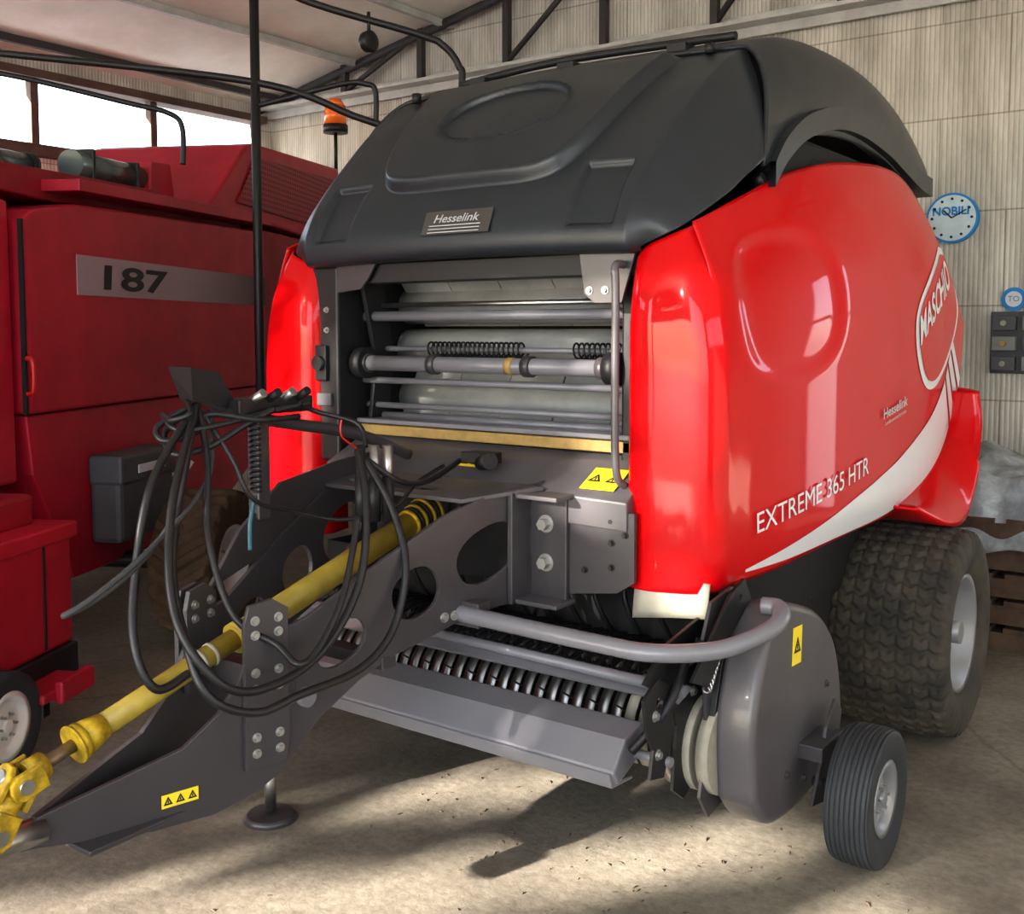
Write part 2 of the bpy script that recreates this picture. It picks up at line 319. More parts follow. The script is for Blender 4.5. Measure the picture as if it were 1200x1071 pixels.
def sun_mask():
    e=empty('sun_mask_tree'); BK=mat('sun_mask_bark',(.10,.07,.05),.9,var=.4); LF=mat('sun_mask_leaves',(.07,.11,.04),.6,var=.5,scale=2)  # unseen tree added outside the door to block and dapple the sun
    cyl('sun_mask_trunk',(-9.6,-12,0),(-9.2,-12,4.6),.22,BK,e,r2=.14)
    rnd=random.Random(7)
    for k in range(6):
        tube('sun_mask_branch',[(-9.2,-12,3.4+.15*k),(-8.6,-12+.5*math.cos(k),4.6+.25*k),(-7.2-.2*k,-12+.8*math.sin(k*2),5.0+.42*k)],.03,BK,e,res=4)
    v=[];f=[]
    gaps=[(-6.30,4.50,.50,.11,25,.97),(-6.80,4.71,.30,.08,15,.95),(-5.98,6.05,.5,.5,0,.55),(-7.85,6.0,.38,.5,0,.68),(-5.45,4.62,.08,.04,20,.9),(-6.95,4.22,.22,.05,20,.85)]  # openings left in the leaves so sun falls as patches on floor and fenders
    for k in range(18000):
        x=rnd.uniform(-9.8,-2.6); z=rnd.uniform(2.9,7.6); y=-12+rnd.uniform(-.9,.9)
        dd=y+12; xp=x-.30*dd; zp=z+.31*dd; skip=False
        for (gx,gz,ga,gb,an,pr) in gaps:
            c=math.cos(math.radians(an)); s_=math.sin(math.radians(an)); px=(xp-gx)*c+(zp-gz)*s_; pz=-(xp-gx)*s_+(zp-gz)*c
            if (px/(ga+.06))**2+(pz/(gb+.06))**2<1 and rnd.random()<pr: skip=True; break
        if skip: continue
        s=rnd.uniform(.07,.15); a=Vector((rnd.uniform(-1,1),rnd.uniform(-.9,.9),rnd.uniform(-1,1))).normalized(); b=a.orthogonal().normalized(); c=a.cross(b)
        p=Vector((x,y,z)); n=len(v); v+= [p-b*s,p+c*s*.7,p+b*s,p-c*s*.7]; f.append((n,n+1,n+2,n+3))
    me=bpy.data.meshes.new('sun_mask_foliage'); me.from_pydata([tuple(q) for q in v],[],f); o=bpy.data.objects.new('sun_mask_foliage',me); col.objects.link(o); me.materials.append(LF); o.parent=e
sun_mask()
# ================================================================= WHEELS
def wheel(parent,cx,cy,R,w,inner,kind,tm,rimm,side=1,z=None):
    z=R if z is None else z
    mid=cx-side*w/2; n=70; prof=[]
    hw=w/2; sh=.18*w if kind!='rib' else .16*w
    prof.append((-hw*.80,inner)); prof.append((-hw*.93,inner+.03)); prof.append((-hw*1.0,R-sh*1.3)); prof.append((-hw*.97,R-sh*.5))
    for i in range(n+1):
        x=-hw*.92+1.84*hw*i/n; k=abs(x)/hw; prof.append((x,R-.05*w*k**4-.0*w))
    prof.append((hw*.97,R-sh*.5)); prof.append((hw*1.0,R-sh*1.3)); prof.append((hw*.93,inner+.03)); prof.append((hw*.80,inner))
    if kind=='zig':
        def rfn(x,r,t):
            if abs(x)>hw*.925 or r<R*.9: return r
            ph=t*40/(2*math.pi)
            c=(x/hw)*4.0+20; q=c%1
            wv=.30*abs((c%1)*2-1)
            blk=(ph+wv)%1
            g2=1-sstep(.10,.24,min(blk,1-blk))
            g=1-sstep(.04,.09,min(q,1-q))
            return r-.016*max(g*.6,g2)
        seg=520
    elif kind=='rib':
        def rfn(x,r,t):
            if abs(x)>hw*.925 or r<R*.9: return r
            q=((x/hw)*4.5+.5)%1; return r-.008*(1-sstep(.06,.16,abs(q-.5)))
        seg=96
    else:
        def rfn(x,r,t):
            if abs(x)>hw*.925 or r<R*.9: return r
            q=((t*20/(2*math.pi))+abs(x)/hw*.9)%1; return r-.03*sstep(.2,.3,abs(q-.5))
        seg=320
    lathe_x('tyre',prof,mid,cy,z,tm,parent,seg,rfn)
    s=side
    rp=[(s*hw*.80,inner+.006),(s*hw*.88,inner+.012),(s*hw*.86,inner-.012),(s*hw*.55,inner-.03),(s*hw*.45,inner*.72),(s*hw*.52,inner*.45),(s*hw*.62,inner*.36),(s*hw*.62,.0001)]
    lathe_x('rim',rp,mid,cy,z,rimm,parent,64); 
    lathe_x('rim_inner',[(-s*hw*.82,inner+.006),(s*hw*.5,inner-.02)],mid,cy,z,rimm,parent,48)
    cyl('hub',(mid+s*hw*.5,cy,z),(mid+s*hw*.85,cy,z),inner*.2,rimm,parent,24)
    for i in range(6):
        a=i*math.pi/3; p=(mid+s*hw*.58,cy+inner*.38*math.cos(a),z+inner*.38*math.sin(a)); bolt(p,(s,0,0),parent,r=inner*.04,h=.02)
# ================================================================= BALER
B=empty('round_baler')
CT=[
(-1.69,3.14,.88,1.88),(-1.705,3.03,.875,1.90),(-1.68,2.965,.875,1.93),(-1.61,2.945,.875,1.965),(-1.51,2.95,.88,1.99),(-1.43,2.962,.885,2.01),(-1.385,3.00,.89,2.03),
(-1.365,3.07,.90,2.055),(-1.345,3.16,.905,2.09),(-1.315,3.32,.915,2.15),(-1.29,3.5,.93,2.215),(-1.268,3.7,.945,2.27),(-1.25,3.95,.957,2.32),(-1.238,4.2,.962,2.35),(-1.23,4.45,.985,2.37),
(-1.226,4.7,1.03,2.365),(-1.228,4.9,1.09,2.33),(-1.232,5.05,1.17,2.275),(-1.237,5.17,1.27,2.17),(-1.242,5.27,1.39,2.04),(-1.248,5.34,1.54,1.90),(-1.25,5.375,1.70,1.76)]
def curl(x,v):
    k=max(0,(x+1.70)/.35); k=min(k,1.2)
    return -k*.13*max(0,(v-.55)/.45)**2-.02*k*max(0,(.10-v)/.10)**2
def side_eval(u,v):
    X,Y,zb,zt=crv(CT,u)
    v=min(max(v,0),1); z=zb+(zt-zb)*v; x=X+curl(X,v)
    if Y>3.0 and X>-1.40:
        dy=(Y-3.41)/.33; dz=(z-1.79)/.24; dz-=dy*.10
        r=(abs(dy)**2.6+abs(dz)**2.6)**(1/2.6); x-=.016*(1-sstep(.82,1.08,r))*sstep(3.03,3.2,Y)
    if X<-1.38: Y+=.05*max(0,(v-.75)/.25)**2
    return x,Y,z
_us=np.linspace(.33,1,400); _Ys=np.array([crv(CT,u)[1] for u in _us])
def surf(Y,z,off=.004):
    u=float(np.interp(Y,_Ys,_us)); X,Yy,zb,zt=crv(CT,u); v=(z-zb)/max(.01,(zt-zb))
    x,_,_=side_eval(u,v); return Vector((x+off,Y,z))
def shell(name,mir):
    def fn(u,v):
        x,y,z=side_eval(u,v); return (2*XC-x,y,z) if mir else (x,y,z)
    o=grid(name,fn,190,80,RED,B); s=o.modifiers.new('s','SOLIDIFY'); s.thickness=.012; s.offset=0
    return o
shell('side_shell_right',False); shell('side_shell_left',True)
UP=[(3.12,.945),(3.49,1.010),(3.84,1.085),(4.1,1.14),(4.35,1.20),(4.72,1.325),(4.93,1.45),(5.02,1.56),(5.10,1.66)]
LO=[(3.12,.935),(3.40,.940),(3.73,.957),(4.14,.972),(4.45,1.00),(4.67,1.04),(5.03,1.18),(5.20,1.33),(5.29,1.48)]
def strip(name,up,lo,m,n=60,k=6,a=0,b=1):
    def fn(u,v):
        u=a+(b-a)*u; p=crv(up,u); q=crv(lo,u); return surf(p[0]*(v)+q[0]*(1-v),p[1]*v+q[1]*(1-v),.009)
    return grid(name,fn,n,k,m,B)
strip('swoosh_decal',UP,LO,WHITE,a=0,b=.78)
for a,b in ((.80,.85),(.87,.92),(.94,.99)): strip('swoosh_slash_decal',UP,LO,WHITE,10,6,a,b)
def blob(name,pts,m,off):
    cx=sum(p[0] for p in pts)/len(pts); cz=sum(p[1] for p in pts)/len(pts); n=80; k=8
    def fn(u,v):
        q=crv(pts+[pts[0]],u); return surf(cx+(q[0]-cx)*v,cz+(q[1]-cz)*v,off)
    return grid(name,fn,n,k,m,B)
LG=[(4.96,2.07),(5.12,2.05),(5.19,1.90),(5.18,1.74),(5.02,1.58),(4.80,1.46),(4.62,1.47),(4.50,1.62),(4.50,1.78),(4.70,1.93)]
blob('logo_back_decal',LG,WHITE,.009)
cxl=sum(p[0] for p in LG)/10; czl=sum(p[1] for p in LG)/10
blob('logo_field_decal',[(cxl+(p[0]-cxl)*.89,czl+(p[1]-czl)*.89) for p in LG],RED,.011)
def slant(oy,oz,ang,sx=1):
    def fn(x,y,z): 
        x*=sx; return surf(oy+x*math.cos(ang)-y*math.sin(ang)*.3,oz+x*math.sin(ang)+y,.014)
    return fn
textmesh('logo_text','MASCHIO',.165,slant(4.53,1.635,.50,.79),WHITE,B,bold=.004)
strip('logo_swash_decal',[(4.61,1.60),(4.78,1.645),(4.97,1.71),(5.10,1.79)],[(4.64,1.54),(4.80,1.55),(4.97,1.62),(5.11,1.74)],WHITE,12,3)
textmesh('model_text','EXTREME 365 HTR',.095,slant(3.15,1.055,.14,1.05),WHITE,B)
textmesh('side_sticker_text','Hesselink',.055,slant(4.10,1.36,.15,1.3),GREYD,B,bold=.001)
textmesh('side_sticker_text_small','Landbouwmechanisatie',.022,slant(4.12,1.335,.15,1.2),GREYD,B)
for mir in (False,True):
    A=[(-1.26,4.38,.985),(-1.25,4.67,1.05),(-1.245,4.9,1.12),(-1.245,5.08,1.21),(-1.25,5.2,1.32),(-1.255,5.29,1.43)]
    O2=[(-1.16,4.30,1.0),(-1.10,4.55,.905),(-1.09,4.82,.90),(-1.085,5.0,1.08),(-1.09,5.10,1.27),(-1.11,5.12,1.42)]
    def fn(u,v):
        p=crv(A,u); q=crv(O2,u)
        if v<=.5:
            k=v*2; b=.035*math.sin(math.pi*k); r=[p[i]*(1-k)+q[i]*k for i in range(3)]; r[0]+=b
        else:
            k=(v-.5)*2; r=[q[0]-.42*k,q[1]+.02*k,q[2]+.01*k]
        if mir: r[0]=2*XC-r[0]
        return r
    grid('mudguard',fn,40,24,RED,B,solid=.01)
box('chamber_body',(XC-.98,3.85,.62),(XC+.98,5.2,2.35),DARK,B,bevel=.05)
box('chamber_floor',(XC-.9,3.2,.62),(XC+.9,4.0,.80),DARK,B)
box('underbody_shade_box',(XC-.95,3.3,.36),(XC+.95,4.9,.62),DARK,B)  # dark box added to stand in for the shaded underside
cyl('axle',(XC-1.2,4.63,.43),(XC+1.2,4.63,.43),.06,DGREY,B)
for s in (-1,1): wheel(B,XC+s*1.40,4.63,.44,.49,.235,'zig',TYRE,RIM,side=s)
# hood
HP=[
(3.05,1.955,.72,3.05,1.955,.74),(2.97,1.95,.72,3.0,1.955,.745),(2.935,1.965,.72,2.97,1.965,.75),(2.93,2.02,.72,2.985,1.985,.79),(2.955,2.09,.725,3.00,2.005,.84),(3.02,2.19,.735,3.04,2.035,.88),
(3.11,2.29,.745,3.09,2.07,.905),(3.22,2.40,.755,3.15,2.11,.93),(3.34,2.51,.765,3.22,2.155,.95),(3.46,2.60,.775,3.28,2.20,.965),(3.56,2.665,.785,3.33,2.235,.98),(3.66,2.71,.79,3.37,2.26,.985)]
def hood(u,v):
    cy_,cz_,hw,ey,ez,ew=crv(HP,u); t=v*2-1; a=abs(t); sg=1 if t>=0 else -1
    if a<.78:
        k=a/.78; x=hw*k; y=cy_; z=cz_+.012*(1-k*k)
        if u>.25:
            X=x*sg; Z=cz_
            lim=.45+.30*(Z-2.3)
            r=((abs(X)/lim)**7+(max(0,(2.62-Z))/.42)**7)**(1/7)
            h=.050*(1-sstep(.96,1.025,r))
            e=((X/.29)**2+((Z-2.47)/.125)**2)**.5
            h+=-.018*(1-sstep(.93,.97,e))+.010*(1-sstep(0,.045,abs(e-1.0)))
            cr_=sstep(.488,.50,abs(X))*(1-sstep(2.248,2.26,Z))
            h-=.026*cr_*sstep(2.02,2.06,Z)*(1-sstep(.668,.68,abs(X)))
            h*=1-sstep(2.66,2.70,Z)
            y-=h*.68; z+=h*.68
    else:
        k=(a-.78)/.22; bul=.045*math.sin(math.pi*min(1,k))
        x=hw+(ew-hw)*k+bul*.5*u; y=cy_+(ey-cy_)*k; z=cz_+(ez-cz_)*k+bul*.5*u
    return (XC+sg*x,y,z)
o=grid('hood_front',hood,220,320,BLACKP,B); s=o.modifiers.new('s','SOLIDIFY'); s.thickness=.012; s.offset=0
PP=[
(3.64,2.715,.79,3.37,2.24,.985),(3.74,2.755,.80,3.45,2.27,.975),(3.88,2.79,.81,3.60,2.35,.965),(4.08,2.815,.82,3.93,2.425,.965),(4.35,2.825,.83,4.30,2.455,.965),(4.65,2.815,.84,4.70,2.44,.965),(4.95,2.77,.85,4.95,2.40,.965),(5.15,2.70,.86,5.15,2.375,.965),(5.32,2.60,.87,5.32,2.36,.96),(5.42,2.50,.88,5.42,2.37,.955),(5.46,2.41,.88,5.46,2.37,.95)]
def pod(u,v):
    a0=crv(PP,u); t=v*2-1;a=abs(t);sg=1 if t>=0 else -1
    if a<.7: x=a0[2]*a/.7; y=a0[0]; z=a0[1]+.02*(1-(a/.7)**2)
    else:
        k=(a-.7)/.3; x=a0[2]+(a0[5]-a0[2])*k**.8+.03*math.sin(math.pi*k); y=a0[0]+(a0[3]-a0[0])*k; z=a0[1]+(a0[4]-a0[1])*k**1.2+.03*math.sin(math.pi*k)
    return (XC+sg*x,y,z)
o=grid('hood_rear_cover',pod,70,90,BLACKP,B); s=o.modifiers.new('s','SOLIDIFY'); s.thickness=.015; s.offset=0
for s in (-1,1):
    A=[(3.44,2.20),(3.55,2.30),(3.75,2.405),(4.05,2.48),(4.35,2.495),(4.7,2.465),(4.95,2.42),(5.2,2.375),(5.38,2.36)]
    def fn(u,v,s=s):
        p=crv(A,u); w=.065
        if v<.25: return (XC+s*(.955+.05*v*4),p[0],p[1]+w)
        if v<.75: k=(v-.25)*2; return (XC+s*1.005,p[0],p[1]+w-w*k*1.3)
        return (XC+s*(1.005-.08*(v-.75)*4),p[0],p[1]-.3*w)
    grid('rear_arch_lip',fn,50,8,BLACKP,B,smooth=False)
    box('hood_void_shade',(XC+s*.93-.03,3.5,2.05),(XC+s*.93+.03,5.25,2.40),DARK,B,bevel=.02)  # dark filler standing in for the shaded void below the rear cover
tube('top_rail',[(XC-.62,3.78,2.79),(XC-.1,3.8,2.825),(XC+.7,3.78,2.80)],.016,BLACK,B)
for x in (-.45,.0,.5): box('hood_top_latch',(XC+x-.04,3.68,2.73),(XC+x+.04,3.76,2.785),BLACK,B)
cyl('hood_latch_knob',(XC-.68,3.55,2.68),(XC-.68,3.55,2.72),.02,BLACK,B); cyl('hood_latch_knob',(XC+.68,3.6,2.70),(XC+.68,3.6,2.735),.018,BLACK,B)
cyl('hood_side_latch',(-1.47,3.42,2.20),(-1.44,3.42,2.21),.02,BLACK,B)
NP=mat('nameplate',(.06,.055,.05),.4)
plate('nameplate_sticker',[(-.15,-.04),(.15,-.04),(.15,.05),(-.15,.05)],[],(-2.37,2.930,2.075),(1,0,0),(0,.38,.92),.004,NP,B,bev=.001)
textmesh('nameplate_text','Hesselink',.045,lambda x,y,z:Vector((-2.475+x*1.15+y*.2,2.9265+y*.4,2.08+y*.92)),GREYD,B,bold=.0005)
for i in range(3): box('nameplate_line',(-2.49,2.9215-i*.005,2.067-i*.012),(-2.26,2.924-i*.005,2.070-i*.012),GREYD,B,bevel=0)
# front opening
def sb(x0,x1,y0,y1,z0,z1,m,name,bev=.004): return box(name,(x0,y0,z0),(x1,y1,z1),m,B,bevel=bev)
sb(-3.20,-3.02,2.99,3.85,1.18,1.95,BLACK,'left_side_box',.01); sb(-1.80,-1.66,3.10,3.85,.95,1.95,BLACK,'right_side_box',.01)
sb(-3.24,-1.66,3.02,3.12,1.88,1.955,BLACK,'opening_header')
sb(-3.05,-1.70,3.62,3.66,1.15,2.2,DARK,'opening_back'); sb(-3.05,-1.70,3.05,3.8,1.96,2.0,DARK,'opening_roof')
plate('header_plate_left',[(-3.19,1.83),(-2.90,1.86),(-2.86,1.90),(-2.82,1.955),(-3.15,1.955)],[],(0,3.0,0),(1,0,0),(0,0,1),.012,DGREY,B)
plate('header_plate_right',[(-1.90,1.955),(-1.88,1.82),(-1.84,1.79),(-1.74,1.79),(-1.69,1.955)],[],(0,3.0,0),(1,0,0),(0,0,1),.012,DGREY,B)
for x,z in ((-1.80,1.83),(-1.86,1.83)): bolt((x,2.994,z),(0,-1,0),B,r=.009)
plate('inner_arm_left',[(3.08,1.9),(3.2,1.9),(3.26,1.6),(3.22,1.3),(3.12,1.3),(3.16,1.58)],[],(-2.98,0,0),(0,1,0),(0,0,1),.02,BLACK,B)
tube('grab_handle',[(-1.735,3.0,1.91),(-1.725,2.93,1.90),(-1.72,2.925,1.8),(-1.72,2.925,1.4),(-1.715,2.93,1.24),(-1.71,2.97,1.20)],.013,GREY,B)
def roller(name,y,z,r,m,x0=-3.03,x1=-1.76): cyl(name,(x0,y,z),(x1,y,z),r,m,B,seg=32)
roller('net_roller',3.10,1.57,.030,LGREY,-2.97,-1.84)
for x in (-2.97,-2.62,-2.18,-1.87): cyl('roller_collar',(x-.015,3.10,1.57),(x+.02,3.10,1.57),.038,DGREY,B)
cyl('roller_band',(-2.27,3.10,1.57),(-2.24,3.10,1.57),.032,BRASS,B)
cyl('roller_end_left',(-3.01,3.10,1.57),(-2.96,3.10,1.57),.062,BLACK,B); cyl('roller_end_right',(-1.85,3.10,1.57),(-1.80,3.10,1.57),.055,BLACK,B)
roller('upper_bar',3.15,1.755,.020,LGREY); roller('upper_bar_thin',3.2,1.80,.010,STEEL); roller('bar_spring_carrier',3.22,1.625,.011,LGREY)
for a,b in ((-2.74,-2.28),(-2.06,-1.84)):
    n=int((b-a)/.022); tube('wrap_spring',[(a+(b-a)*i/(n*14),3.22+.028*math.cos(i*2*math.pi/14),1.625+.028*math.sin(i*2*math.pi/14)) for i in range(n*14+1)],.004,BLACK,B,smoothpath=False)
roller('mid_bar',3.14,1.50,.013,LGREY); roller('lower_bar',3.16,1.40,.012,LGREY); roller('lower_bar_2',3.20,1.355,.016,LGREY)
roller('belt_roller_top',3.42,1.80,.075,BELT); roller('belt_roller_mid',3.42,1.62,.085,BELT); roller('belt_roller_low',3.42,1.42,.075,BELT)
for k in range(5):
    x0=-3.0+k*.252
    obj('belt',[(x0,3.30,1.95),(x0+.248,3.30,1.95),(x0+.248,3.50,1.72),(x0,3.50,1.72)],[(0,1,2,3)],BELT,B,solid=.006)
    obj('belt',[(x0,3.46,1.55),(x0+.248,3.46,1.55),(x0+.248,3.34,1.33),(x0,3.34,1.33)],[(0,1,2,3)],BELT,B,solid=.006)
sb(-3.02,-1.76,3.10,3.14,1.285,1.325,BRASS,'brush_strip'); sb(-3.02,-1.76,3.09,3.18,1.33,1.348,LGREY,'brush_rail')
cyl('control_knob',(-3.10,2.99,1.57),(-3.10,2.95,1.57),.028,BLACK,B); sb(-3.15,-3.05,2.975,2.99,1.40,1.45,TOOL,'label_plate')
sb(-3.14,-3.07,2.97,2.99,1.50,1.64,BLACK,'control_box')
for z in (1.3,1.70,1.78): bolt((-3.08,2.99,z),(0,-1,0),B,r=.008)
obj('table_top',[(-3.0,2.90,1.19),(-1.66,2.90,1.155),(-1.68,3.13,1.275),(-3.02,3.13,1.285),(-3.0,2.90,1.10),(-1.66,2.90,1.06),(-1.68,3.13,1.10),(-3.02,3.13,1.10)],[(0,1,2,3),(4,5,6,7),(0,1,5,4),(1,2,6,5),(2,3,7,6),(3,0,4,7)],GREY,B,bevel=.006)
plate('table_front_plate',[(-1.97,1.12),(-1.64,1.12),(-1.64,.90),(-1.70,.86),(-1.97,.82)],[],(0,2.92,0),(1,0,0),(0,0,1),.02,DGREY,B)
plate('table_front_shade',[(-2.95,1.12),(-1.64,1.12),(-1.64,.90),(-1.97,.82),(-2.95,.80)],[],(0,3.0,0),(1,0,0),(0,0,1),.02,DARK,B)  # near-black sheet that gives the shade seen through the drawbar holes
for x,z in ((-1.72,1.09),(-1.72,1.02),(-1.72,.94),(-1.67,1.05),(-1.82,.92)): bolt((x,2.91,z),(0,-1,0),B,r=.008,m=BLACK)
def tnorm(x,y): return (x,y,1.155+(y-2.90)*.52+(-1.66-x)*.02+.006)
sticker('warning_sticker',tnorm(-1.795,2.99),(1,0,0),(0,.887,.46),.13,.12,B,n=2)
sticker('warning_sticker',tnorm(-2.36,3.0),(1,0,0),(0,.887,.46),.12,.06,B,n=2)
sb(-3.02,-1.70,3.13,3.17,1.1,1.28,DARK,'table_back')
sb(-2.04,-2.02,2.78,2.93,.80,1.17,DGREY,'bracket_side'); sb(-2.04,-1.88,2.89,2.915,.81,1.15,DGREY,'bracket_base')
sb(-2.04,-1.86,2.80,2.92,1.15,1.165,GREY,'bracket_cap'); sb(-2.04,-1.86,2.80,2.92,.80,.815,GREY,'bracket_foot')
for z in (1.06,.93): bolt((-1.96,2.89,z),(0,-1,0),B,r=.020,h=.03)
# drawbar
K=1.028
OUT=[(1.30,.46),(1.34,.525),(1.58,.575),(1.70,.60),(1.80,.67),(1.86,.75),(1.90,.83),(1.97,.86),(2.06,.885),(2.16,.935),(2.35,1.03),(2.54,1.12),(2.70,1.165),(2.95,1.19),(2.95,.80),(2.76,.80),(2.60,.78),(2.47,.745),(2.34,.715),(2.23,.67),(2.10,.59),(2.03,.52),(1.97,.46),(1.90,.425),(1.78,.40),(1.62,.405)]
HO=[ell((2.71-1.95)*K,.98,.135,.088,rot=.35,p=2.3),ell((2.43-1.95)*K,.895,.09,.078,rot=.35,p=2.3),ell((2.17-1.95)*K,.79,.09,.06,rot=.45,p=2.3)]
fr=[((p[0]-1.95)*K,p[1]) for p in OUT]
plate('drawbar_side_plate',fr,HO,(-2.25,1.95,0),(.238,1,0),(0,0,1),.016,DGREY,B)
plate('drawbar_side_plate_far',fr,HO,(-2.55,1.95,0),(-.238,1,0),(0,0,1),.016,DGREY,B)
for X0,sg in ((-2.25,1),(-2.55,-1)):
    ud=Vector((.238*sg,1,0)).normalized(); nrm=Vector((1*sg,-.238,0)).normalized(); O=Vector((X0,1.95,0))
    plate('joint_plate',[(-.085,.50),(.035,.50),(.045,.56),(.045,.93),(.0,.96),(-.07,.95),(-.085,.90)],[],O+nrm*.016,ud,(0,0,1),.016,DGREY,B)
    for uu in (-.055,.015):
        for z in (.54,.585,.72,.765,.87,.91): bolt(O+ud*uu+Vector((0,0,z))+nrm*.024,nrm,B,r=.009)
    if sg<0:
        plate('joint_plate',[(-.085,.66),(.035,.66),(.045,.70),(.045,.93),(.0,.96),(-.07,.95),(-.085,.90)],[],O-nrm*.016,ud,(0,0,1),.016,DGREY,B)
        for uu in (-.055,.015):
            for z in (.72,.765,.87,.91): bolt(O+ud*uu+Vector((0,0,z))-nrm*.024,-nrm,B,r=.009)
    for (uu,z) in ((.60,.80),(.64,.80)): bolt(O+ud*uu*1.0+Vector((0,0,z))+nrm*.009,nrm,B,r=.011)
box('drawbar_cross_tube',(-2.58,1.97,.66),(-2.22,2.02,.74),DGREY,B); box('drawbar_cross_tube',(-2.66,2.30,.68),(-2.15,2.36,.72),DGREY,B)
cyl('drawbar_cross_pipe',(-2.62,2.05,.66),(-2.2,2.05,.66),.028,LGREY,B)
box('drawbar_floor_pan',(-2.52,1.42,.42),(-2.30,1.95,.435),DGREY,B)
sticker('drawbar_sticker',Vector((-2.25,1.95,0))+Vector((.238,1,0)).normalized()*(-.27)+Vector((.011,-.003,.475)),(.238,1,0),(0,0,1),.10,.035,B,n=3)
cyl('hitch_bar',(-2.40,1.36,.49),(-2.42,1.16,.485),.035,STEEL,B,r2=.028); cyl('hitch_eye',(-2.42,1.10,.46),(-2.42,1.10,.51),.06,STEEL,B)
plate('drawbar_gusset_far',[(.05,.93),(.20,1.08),(.42,1.20),(.75,1.23),(1.0,1.24),(1.0,1.12),(.60,1.10),(.3,.98)],[],(-2.56,1.95,0),(-.238,1,0),(0,0,1),.014,DGREY,B)
plate('drawbar_top_plate',[(-2.80,2.62),(-2.10,2.62),(-1.98,2.90),(-2.92,2.90)],[ell(-2.47,2.72,.22,.05)],(0,0,1.0),(1,0,0),(0,1,.06),.014,GREY,B)
# jack
cyl('jack_tube',(-2.80,2.42,.18),(-2.72,2.36,.85),.03,DGREY,B); cyl('jack_inner',(-2.80,2.42,.03),(-2.80,2.42,.22),.02,STEEL,B); cyl('jack_foot',(-2.80,2.42,0),(-2.80,2.42,.02),.095,DGREY,B,r2=.08)
# pto shaft
p0=Vector((-2.4,1.48,.68)); p1=Vector((-2.4,2.72,1.045)); ax=(p1-p0).normalized()
J=empty('pto_shaft',parent=B)
def P(t): return p0+ax*t
Ltot=(p1-p0).length
cyl('guard_tube_inner',P(.03),P(.55),.031,YEL,J); cyl('guard_tube_outer',P(.50),P(Ltot),.040,YEL,J); cyl('guard_collar',P(.49),P(.53),.046,YEL,J)
cyl('guard_cone_front',P(.05),P(-.01),.034,YEL2,J,r2=.046); cyl('guard_ring_front',P(-.01),P(-.03),.048,YEL2,J); cyl('guard_ring_lip',P(-.03),P(-.036),.052,YEL2,J)
for i in range(7): cyl('bellows_ring',P(Ltot-.02+i*.018),P(Ltot-.008+i*.018),.048+.003*i,YEL2 if i%2==0 else BLACK,J)
cyl('shaft',P(-.16),P(.0),.017,RUST,J)
def yoke(c,ax,m,parent,s=1,side=None):
    side=side or ax.cross(Vector((0,0,1))).normalized(); up=ax.cross(side)
    cyl('yoke_hub',c-ax*.075*s,c-ax*.03*s,.034,m,parent,r2=.036)
    for q in (-1,1):
        u=side*q
        plate('yoke_arm',[(-.05,-.028),(.01,-.03),(.028,-.018),(.032,0),(.028,.018),(.01,.03),(-.05,.028)],[],c+u*.038,ax*s,up,.016,m,parent,bev=.004)
        cyl('bearing_cap',c+u*.03,c+u*.052,.018,STEEL,parent)
    cyl('cross_pin',c-side*.045,c+side*.045,.013,RUST,parent); cyl('cross_pin',c-up*.045,c+up*.045,.013,RUST,parent)
c1=P(-.19); yoke(c1,-ax,YEL2,J,1); cyl('joint_hub',P(-.165),P(-.115),.034,YEL2,J)
ax2=Vector((0,-.55,-.83)).normalized(); yoke(c1,ax2,YEL2,J,-1,side=Vector((0,-.83,.55)))
c2=c1+ax2*.12; yoke(c2,ax2,YEL2,J,1); cyl('joint_sleeve',c1+ax2*.02,c2,.034,YEL2,J)
cyl('quick_coupler',c2+ax2*.02,c2+ax2*.09,.036,YEL2,J,r2=.044); cyl('coupler_ring',c2+ax2*.085,c2+ax2*.105,.052,RUST,J)
for t in (.36,.40): cyl('hose_tie',P(t),P(t+.012),.034,RUBB,J)
cyl('input_stub',P(Ltot+.1),(-2.4,3.0,1.12),.05,BLACK,B)
cyl('gearbox',(-2.4,2.86,1.08),(-2.4,3.1,1.08),.10,BLACK,B)
# hose support and hoses
H=empty('hydraulic_hose_bundle',parent=B)
tube('support_beam',[(-2.62,2.95,1.24),(-2.62,2.67,1.34),(-2.62,2.25,1.42),(-2.62,2.02,1.50)],.02,DGREY,B)
box('support_post',(-2.65,2.22,1.10),(-2.60,2.27,1.43),DGREY,B)
obj('hose_funnel',[(-2.69,1.96,1.59),(-2.57,1.95,1.59),(-2.57,2.05,1.575),(-2.69,2.05,1.575),(-2.66,1.98,1.49),(-2.59,1.97,1.49),(-2.59,2.14,1.46),(-2.66,2.14,1.46)],[(0,1,5,4),(1,2,6,5),(2,3,7,6),(3,0,4,7)],BLACK,B,solid=.006)
tube('funnel_loop',[(-2.62,1.97,1.49),(-2.55,1.93,1.46),(-2.60,1.90,1.44),(-2.68,1.93,1.45)],.008,BLACK,B)
box('coupler_holder',(-2.66,2.10,1.44),(-2.54,2.40,1.49),BLACK,B); 
for i in range(4):
    cyl('hose_coupler',(-2.58,2.16+i*.06,1.47),(-2.50,2.16+i*.06,1.51),.014,BLACK if i%2 else STEEL,B)
kk={75:.596,110:.630,130:.650,160:.679,180:.704,200:.729,215:.747,240:.779,270:.8125,300:.846,320:.879,345:.915,370:.951,400:.995,420:1.025,430:1.04,460:1.092,475:1.119,490:1.146,520:1.204}
def HP_(x,px,z): return (x,-x*kk[px],z)
S0=(-2.61,2.0,1.48)
def hose(name,pts,r=.011,m=HOSE): tube(name,pts,r,m,H)
